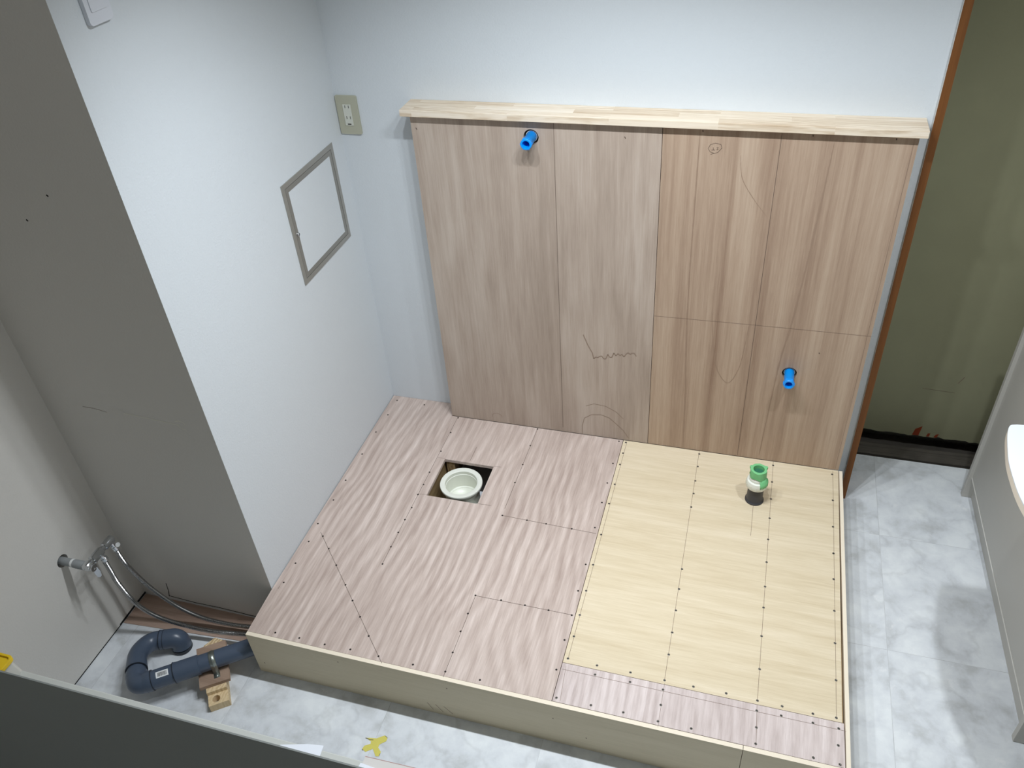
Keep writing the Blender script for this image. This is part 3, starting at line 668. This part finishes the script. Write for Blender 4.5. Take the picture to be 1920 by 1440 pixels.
# main body along +y, stepped like turned brass
zb = VZ+0.006
lathe(bm, [(0.0125,-0.012),(0.0138,-0.008),(0.0138,0.006),(0.0100,0.010),(0.0100,0.016),(0.0132,0.019),(0.0132,0.056),(0.0115,0.059),(0.0092,0.061),(0.0092,0.068),(0.0120,0.071),(0.0120,0.082),(0.0128,0.086),(0.0128,0.104),(0.0100,0.107)], (ex,VY,zb), (0,1,0), n=28)
vb = put(obj('valve_body', bm, M['chrome'], smooth=True), t)
bm = nb()
lathe(bm, [(0.0085,0.0),(0.0085,0.012),(0.0102,0.014),(0.0102,0.024),(0.0078,0.027)], (ex+.002,VY+0.047,zb-.008), (0.25,0.10,-1), n=20)
put(obj('hose_outlet', bm, M['chrome'], smooth=True), t)
bm = nb()
lathe(bm, [(0.0085,0.0),(0.0085,0.014),(0.0102,0.016),(0.0102,0.028),(0.0078,0.031)], (ex+.002,VY+0.094,zb-.008), (0.25,0.05,-1), n=20)
put(obj('hose_outlet', bm, M['chrome'], smooth=True), t)
bm = nb(); lathe(bm, [(0.0070,0.0),(0.0072,0.001)], (ex+.018,VY+0.100,zb-.018), (0.8,-.3,.3), n=18)
put(obj('index_disc', bm, M['white_ring'], smooth=True), t)['label'] = 'white index disc'
# lever handles below the body
bm = nb()
lathe(bm, [(0.0075,0.0),(0.0075,0.010),(0.0060,0.012)], (ex+.008,VY+0.002,zb-.006), (0.7,-.1,-.7), n=20)
plate(bm, [(-.006,0),(.006,0),(.0085,-.018),(.0065,-.036),(0,-.041),(-.0065,-.036),(-.0085,-.018)], [], lambda u,v,d: (ex+.016+u*.55+d*.3, VY+.003+u*.8, zb-.010+v-d*.2), 0.006)
put(obj('lever_handle', bm, M['chrome'], smooth=False, bevel=.0015), t)
bm = nb()
plate(bm, [(-.004,0),(.004,0),(.005,-.014),(.0,-.020),(-.005,-.014)], [], lambda u,v,d: (ex+.012+u+d*.3, VY+.040+u*.3, zb+.002+v*.2-d), 0.005)
put(obj('lever_handle', bm, M['chrome'], bevel=.001), t)

def hose(pts, label):
    path = catmull(pts, 40)
    # resample evenly
    S = [0.0]
    for a, b in zip(path, path[1:]): S.append(S[-1]+(b-a).length)
    step = 0.00125; n = int(S[-1]/step); q = []; j = 0
    for i in range(n+1):
        s = i*step
        while j < len(S)-2 and S[j+1] < s: j += 1
        k = (s-S[j])/max(1e-9, S[j+1]-S[j]); q.append(path[j].lerp(path[j+1], k))
    R = [(0.0074, 0.0074, 0.0060, 0.0060)[i % 4] for i in range(len(q))]
    bm = nb(); tube(bm, q, R, 16)
    o = obj('flexible_hose', bm, M['steel'], smooth=False)
    tag(o, label, 'hose', 'corrugated metal hoses'); return o
hose([(-0.4330,-1.1040,0.1740),(-0.4350,-1.1015,0.1200),(-0.4345,-1.1000,0.0603),(-0.4142,-1.0954,-0.0340),(-0.3598,-1.088,-0.0950),(-0.2646,-1.0781,-0.1270),(-0.1763,-1.0695,-0.1370),(-0.0708,-1.06,-0.1270),(0.05,-1.045,-0.125)], 'corrugated steel hose from the valve, the lower and nearer one')
hose([(-0.4300,-1.0570,0.1690),(-0.4300,-1.0550,0.1300),(-0.4235,-1.0513,0.0797),(-0.3887,-1.0461,-0.0065),(-0.3265,-1.0391,-0.0899),(-0.2512,-1.0321,-0.1380),(-0.1607,-1.0252,-0.1530),(-0.0895,-1.02,-0.1500),(0.04,-1.01,-0.140)], 'corrugated steel hose from the valve tip, the upper and farther one')

# ================================================================= BLUE-GREY WASTE PIPE
t = thing('waste_pipe', 'blue-grey plastic waste pipe bent in a hook on the floor', 'pipe', (-0.23,-1.2,FZ))
zc = -0.100
A0 = Vector((0.07,-1.0405,zc)); A1 = Vector((-0.150,-1.2115,zc)); A2 = Vector((-0.2920,-1.3200,zc))
dA = (A2-A1).normalized(); nA = Vector((-dA.y, dA.x, 0))
A1 = Vector((-0.150,-1.2150,zc)); Cc = Vector((-0.2790,-1.3120,zc)); Dd = Vector((-0.3620,-1.2080,-0.120)); Ee = Vector((-0.3560,-1.1510,-0.132)); Ff = Vector((-0.3000,-1.1250,-0.138))
d1 = (Cc-A1).normalized()
# long straight piece
bm = nb(); tube(bm, [A1+(A1-Cc).normalized()*0.30, A1-d1*0.012], 0.0270, 32)
put(obj('straight_tube', bm, M['pvc_grey'], smooth=True), t)
# reducer / coupling
bm = nb()
P0, P1 = A1-d1*0.020, A1+d1*0.048
tube(bm, [P0, P0+d1*.002, P1-d1*.006, P1, P1+d1*.004], [0.0270, 0.0298, 0.0298, 0.0306, 0.0306], 32)
put(obj('coupling', bm, M['pvc_grey'], smooth=True), t)
bm = nb(); tube(bm, [P1+d1*.0035, P1+d1*.0055], 0.0316, 32); put(obj('joint_ring', bm, M['pvc_seam'], smooth=True), t)
bm = nb(); Q0 = P1+d1*.004; Q1 = Cc-d1*0.040
tube(bm, [Q0, Q0+(Q1-Q0)*.5, Q1], [0.0284, 0.0284, 0.0284], 32); put(obj('straight_tube', bm, M['pvc_grey'], smooth=True), t)
# first elbow, sockets at both ends
dC = (Dd-Cc).normalized()
bm = nb(); a = Cc-d1*0.046; b = Cc+dC*0.050
pth = [a, a+d1*.018]+bend(Cc-d1*.030, Cc, Cc+dC*.030, .026, 10)+[b-dC*.018, b]
tube(bm, pth, [0.0306,0.0306]+[0.0290]*11+[0.0306,0.0306], 32); put(obj('elbow', bm, M['pvc_grey'], smooth=True), t)
bm = nb(); tube(bm, [a-d1*.0015, a+d1*.0008], 0.0308, 32); put(obj('joint_ring', bm, M['pvc_seam'], smooth=True), t)
bm = nb(); tube(bm, [b, b+dC*.014], 0.0272, 32); put(obj('straight_tube', bm, M['pvc_grey'], smooth=True), t)
# second elbow
dE = (Ff-Ee).normalized(); dDE = (Ee-Dd).normalized()
c0 = b+dC*.012
bm = nb()
pth = [c0, c0+dC*.010]+bend(Dd-dC*.03, Dd, Dd+dDE*.04, .030, 8)+bend(Ee-dDE*.03, Ee, Ee+dE*.03, .024, 8)+[Ee+dE*.030]
tube(bm, pth, [0.0312,0.0312]+[0.0284]*9+[0.0284]*9+[0.0288], 32); put(obj('elbow', bm, M['pvc_grey'], smooth=True), t)
bm = nb(); tube(bm, [c0-dC*.001, c0+dC*.0012], 0.0318, 32); put(obj('joint_ring', bm, M['pvc_seam'], smooth=True), t)
bm = nb(); tube(bm, [Ee+dE*.026, Ee+dE*.029], 0.0306, 32); tube(bm, [Ee+dE*.038, Ee+dE*.040], 0.0308, 32); put(obj('joint_ring', bm, M['pvc_seam'], smooth=True), t)
# last bend turns down into the floor
end = Vector((-0.2130,-1.1560,zc))
e0 = Ee+dE*.027
bm = nb()
pth = [e0, e0+dE*.010] + bend(e0+dE*.012, Vector((-0.2800,-1.1160,-.136)), Vector((-0.2780,-1.1220,FZ+.004)), .026, 12) + [Vector((-0.2780,-1.1215,FZ+.011))]
tube(bm, pth, [0.0306]*2+[0.0300]*(len(pth)-3)+[0.0306], 32); put(obj('elbow', bm, M['pvc_grey'], smooth=True), t)
bm = nb(); lathe(bm, [(0.0305,0.0),(0.0305,0.0125)], (-0.2780,-1.1215,FZ+.0003), n=32); put(obj('floor_joint', bm, M['pvc_seam'], smooth=True), t)
# barcode sticker wrapped on the tube
bm = nb(); mid = Cc-d1*0.080; rr = 0.0287; side = Vector((d1.y,-d1.x,0))
def onp(s, a, r=rr): return mid + d1*s + (Vector((0,0,1))*math.cos(a)+side*math.sin(a))*r
aC = -0.18 if side.y > 0 else 0.18
sg = -1 if side.y > 0 else 1
for k in range(8):
    a0 = sg*(-0.02+0.66*k/8); a1 = sg*(-0.02+0.66*(k+1)/8)
    quad(bm, [onp(-.0175,a0), onp(.0175,a0), onp(.0175,a1), onp(-.0175,a1)], 0)
random.seed(4); s = -.0135
while s < .013:
    wd = random.choice((.0006,.0010,.0014))
    for k in range(4):
        a0 = sg*(0.10+0.42*k/4); a1 = sg*(0.10+0.42*(k+1)/4)
        quad(bm, [onp(s,a0,rr+.0003), onp(s+wd,a0,rr+.0003), onp(s+wd,a1,rr+.0003), onp(s,a1,rr+.0003)], 1)
    s += wd+random.choice((.0006,.0009,.0012))
put(obj('barcode_sticker', bm, [M['label'], M['black']], recalc=False), t)['label'] = 'white barcode sticker'

# ---- supports under the waste pipe
U = Vector((0.80,0.60,0)); V = Vector((-0.60,0.80,0)); base = Vector((-0.040,-1.2765,0))
def loc(u, v, z): p = base+U*u+V*v; return (p.x, p.y, z)
LW = 0.029; LL = 0.232
t = thing('pine_bearer', 'notched pine offcut with a round hole at each end, under the pipe', 'wood block', tuple((base+V*.11).to_3d()+Vector((0,0,FZ))))
def prism(bm, prof, u0, u1, mi=0):
    a = [bm.verts.new(loc(u0, v, z)) for v, z in prof]; b = [bm.verts.new(loc(u1, v, z)) for v, z in prof]
    bm.faces.new(list(reversed(a))).material_index = mi; bm.faces.new(b).material_index = mi
    for i in range(len(prof)):
        j = (i+1) % len(prof); bm.faces.new((a[i], a[j], b[j], b[i])).material_index = mi
zL, zU = FZ+0.028, FZ+0.042
F0 = FZ+0.0004
bm = nb()
hole = circ(-.006, 0.019, 0.0115, 24)
def slab(bm, outl, holes, zt, zb_, mi=0): plate(bm, outl, holes, lambda u,v,d: loc(u,v,zt-d), zt-zb_, mi)
slab(bm, [(-LW,0.0),(LW,0.0),(LW,0.037),(-LW,0.037)], [hole], zL, F0)
slab(bm, [(-LW,0.037),(LW,0.037),(LW,0.190),(-LW,0.190)], [], zU, F0)
slab(bm, [(-LW,0.190),(LW,0.190),(LW,0.222),(LW-.022,0.240),(-LW,0.222)], [circ(-.010,0.206,0.0105,20), circ(.016,0.200,0.006,16)], zL, F0)
M['pine_block'] = wood('pine_block', (176,146,108), (214,190,150), (232,212,178), 'Z', 'X', bands=95, warp=.004, band_amp=.22, streak=.3, fibre=.3, seed=6.6)
M['planed_brown'] = wood('planed_brown_block', (132,108,92), (160,136,118), (176,152,134), 'X', 'Y', bands=14, warp=.03, seed=2.9)
put(obj('block_body', bm, M['pine_block'], recalc=False), t)
t2 = thing('spacer_block', 'reddish brown wood block between the pipe and the pine offcut', 'wood block', loc(0,.11,zU))
bm = nb(); slab(bm, [(-.044,0.053),(.042,0.053),(.042,0.196),(-.044,0.196)], [], -0.1273, zU+.0003)
put(obj('block_body', bm, M['planed_brown'], bevel=.001, recalc=False), t2)
# clamp saddle over the pipe
t3 = thing('pipe_clamp', 'zinc strap clamp screwed over the pipe onto the block', 'clamp', loc(0,.12,-.13))
ctr = base + V*0.124 + Vector((0,0,0)); 
# nearest point of the pipe axis to the clamp
pc = A1 + d1*((base+V*0.124+U*(.008)-A1).dot(d1)); pc.z = zc
side = Vector((-d1.y, d1.x, 0))
if side.dot(V) > 0: side = -side
bm = nb(); n = 22; rr1 = .0276
for w0, w1, r_ in ((-.009,.009,rr1),(-.0022,.0022,rr1+.0009)):
    rows = []
    prof = [(.046,-.0268),(.0300,-.0268)]+[(rr1*math.cos(math.radians(-12+k*(204)/n)), rr1*math.sin(math.radians(-12+k*204/n))) for k in range(n+1)]+[(-.0300,-.0268),(-.042,-.0268)]
    e_ = (r_-rr1)
    for s_, h_ in prof:
        q = Vector((s_, h_)); qn = q.normalized()*e_ if abs(h_+.0268) > 1e-4 else Vector((0,e_))
        c = pc + side*(s_+qn.x) + Vector((0,0,h_+qn.y))
        rows.append((bm.verts.new(c+d1*w0), bm.verts.new(c+d1*w1)))
    for a, b in zip(rows, rows[1:]): bm.faces.new((a[0], a[1], b[1], b[0]))
o = put(obj('strap', bm, M['zinc'], smooth=True), t3); md = o.modifiers.new('s','SOLIDIFY'); md.thickness = .0011; md.offset = 1
c = pc + side*.039 + Vector((0,0,-.0260))
bm = nb(); lathe(bm, [(0.0048,0.0),(0.0048,0.0016),(0.0028,0.0026)], tuple(c), n=14); put(obj('screw', bm, M['zinc'], smooth=True), t3)

# ================================================================= VANITY ON THE RIGHT
t = thing('vanity_cabinet', 'warm grey vanity cabinet front with end legs at the right edge', 'cabinet', (2.3,-0.37,FZ))
YF, YN = 0.0856, -0.8150      # far and near inner ends
fx = lambda y: 2.1025-0.016*y
tx = lambda y: 2.1235-0.016*y
HT = 0.60
bm = nb(); plate(bm, [(fx(YF)+.001,YF),(fx(YN)+.001,YN),(2.68,YN),(2.68,YF)], [], lambda u,v,d: (u,v,HT-.021-d), HT-.021+0.0885)
put(obj('front_panel', bm, M['vanity'], recalc=False), t)
bm = nb(); plate(bm, [(fx(YF)-.0003,YF),(fx(YN)-.0003,YN),(fx(YN)+.003,YN),(fx(YF)+.003,YF)], [], lambda u,v,d: (u,v,-.0865-d), .0035)
put(obj('edge_band', bm, M['edge_and_highlight'], recalc=False), t)
bm = nb(); plate(bm, [(tx(YF),YF),(tx(YN),YN),(2.68,YN),(2.68,YF)], [], lambda u,v,d: (u,v,-.090-d), .0908)
put(obj('toe_kick', bm, M['vanity'], recalc=False), t)
bm = nb(); box(bm, 2.0910, 2.68, YF, YF+.018, FZ+.0004, HT); put(obj('side_panel', bm, M['vanity'], bevel=.001), t)
bm = nb(); box(bm, 2.1105, 2.68, YN-.018, YN, FZ+.0004, HT); put(obj('side_panel', bm, M['vanity'], bevel=.001), t)
# bow-fronted white counter
cz0 = 0.60
pts = []
ctrl = [(2.66,-0.470),(2.02,-0.494),(1.950,-0.500),(1.934,-0.508),(1.924,-0.540),(1.917,-0.587),(1.9115,-0.640),(1.912,-0.695),(1.9155,-0.747),(1.924,-0.795),(1.940,-0.850),(1.97,-0.910),(2.03,-0.960),(2.12,-0.985)]
cur = [Vector((a,b,0)) for a,b in ctrl]
sm_ = catmull(cur[2:], 5)
outl = [(2.66,-0.470),(2.02,-0.494)]+[(p.x,p.y) for p in sm_]+[(2.66,-0.99)]
bm = nb(); plate(bm, outl, [], lambda u,v,d: (u,v,cz0+.022-d), .003)
ct = thing('vanity_counter', 'white bow-fronted counter top with rounded corner at the right edge', 'counter', (2.3,-0.7,cz0))
put(obj('counter_surface', bm, M['counter'], recalc=False), ct)
bm = nb(); plate(bm, outl, [], lambda u,v,d: (u,v,cz0+.0188-d), .0185)
put(obj('counter_edge', bm, M['counter_side'], recalc=False), ct)['label'] = 'beige side of the counter'

# ================================================================= FOREGROUND PANEL AND LEDGE
t = thing('foreground_cabinet', 'dark grey panel with pale ledge across the lower left foreground', 'cabinet', (0.5,-1.75,FZ))
bm = nb(); box(bm, -0.528, 1.20, -1.6975, -1.6945, FZ+.0004, 0.660); put(obj('back_panel', bm, M['board_dark']), t)
bm = nb(); box(bm, -0.528, 1.20, -1.6943, -1.6578, 0.582, 0.600); put(obj('ledge', bm, M['ledge_grey'], bevel=.002), t)['label'] = 'pale grey ledge'
bm = nb()
plate(bm, [(0.560,-1.6930),(0.6650,-1.6930),(0.6597,-1.6500),(0.6300,-1.6545),(0.5821,-1.6680)], [], lambda u,v,d: (u,v,0.6012-d), .0006)
for k in range(7): stroke(bm, [(0.607+.007*k,-1.6775+.0008*k),(0.611+.007*k,-1.6768+.0008*k)], .0015, lambda u,v: (u,v,.6014), 1)
o = obj('paper_sheet', bm, [M['paper'], M['paper_print']], recalc=False); tag(o, 'white sheet of paper on the pale ledge behind the dark panel', 'paper')
bm = nb()
plate(bm, [(0.742,-1.6930),(0.742,-1.6495),(0.95,-1.6440),(0.95,-1.6930)], [], lambda u,v,d: (u,v,0.6022-d), .0018)
stroke(bm, [(0.742,-1.6500),(0.95,-1.6447)], .0009, lambda u,v: (u,v,.6024), 1)
o = obj('card_sheet', bm, [M['pale_card'], M['pinkline']], recalc=False); tag(o, 'pale card with a faint red edge line at the bottom of the photo', 'card')
bm = nb(); plate(bm, [(0.7364,-1.6925),(0.7398,-1.6640),(0.80,-1.6690),(0.80,-1.6925)], [], lambda u,v,d: (u,v,0.6050-d), .0020)
o = obj('paper_slip', bm, [M['paper']], recalc=False); tag(o, 'small white slip lying on the pale card', 'paper')
# tub with yellow lid
t = thing('plastic_tub', 'clear plastic tub with yellow lid standing at the left edge', 'container', (-0.055,-1.676,0.6))
def rr_prism(bm, x0, x1, yy0, yy1, r, zb_, zt, sh=0.0):
    a = rrect(x0+sh,x1-sh,yy0+sh,yy1-sh,r); b = rrect(x0,x1,yy0,yy1,r)
    va = [bm.verts.new((u,v,zb_)) for u,v in a]; vb_ = [bm.verts.new((u,v,zt)) for u,v in b]; n = len(a)
    for i in range(n): bm.faces.new((va[i], va[(i+1)%n], vb_[(i+1)%n], vb_[i]))
    bm.faces.new(list(reversed(va))); bm.faces.new(vb_)
bm = nb(); rr_prism(bm, -0.075, -0.010, -1.6925, -1.6600, .008, 0.6004, 0.638, -.004)
put(obj('tub_body', bm, M['tub_body'], smooth=True), t)
bm = nb(); rr_prism(bm, -0.078, -0.006, -1.6938, -1.6560, .009, 0.6382, 0.6440)
plate(bm, rrect(-0.078,-0.006,-1.6938,-1.6560,.009), [rrect(-0.073,-0.011,-1.6910,-1.6610,.006)], lambda u,v,d: (u,v,0.6475-d), .004)
put(obj('lid', bm, M['tub_lid'], bevel=.0008), t)['label'] = 'yellow lid'
# yellow tape cross on the floor
bm = nb()
plate(bm, [(0.4155,-1.2539),(0.4266,-1.2511),(0.4444,-1.2482),(0.4642,-1.2342),(0.4747,-1.2396),(0.4747,-1.2491),(0.4601,-1.2622),(0.4601,-1.2715),(0.4725,-1.2815),(0.4728,-1.2945),(0.4632,-1.2969),(0.4471,-1.2788),(0.4302,-1.2923),(0.4179,-1.2862),(0.4202,-1.2763),(0.4351,-1.2672),(0.4331,-1.2596),(0.419,-1.2557)], [], lambda u,v,d: (u,v,FZ+.0009-d), .0006)
K = lambda u,v: (u,v,FZ+.0012)
stroke(bm, [(0.4140,-1.2545),(0.4175,-1.2548),(0.4290,-1.2560),(0.4380,-1.2545)], .0016, K, 1)
stroke(bm, [(0.4185,-1.2870),(0.4225,-1.2905)], .0016, K, 1); stroke(bm, [(0.466,-1.2350),(0.4745,-1.2390)], .0012, K, 1); stroke(bm, [(0.4728,-1.2860),(0.4720,-1.2930)], .0012, K, 1)
o = obj('masking_tape_cross', bm, [M['tape_yellow'], M['tape_dark']], recalc=False); tag(o, 'yellow masking tape cross stuck on the floor tiles', 'tape')
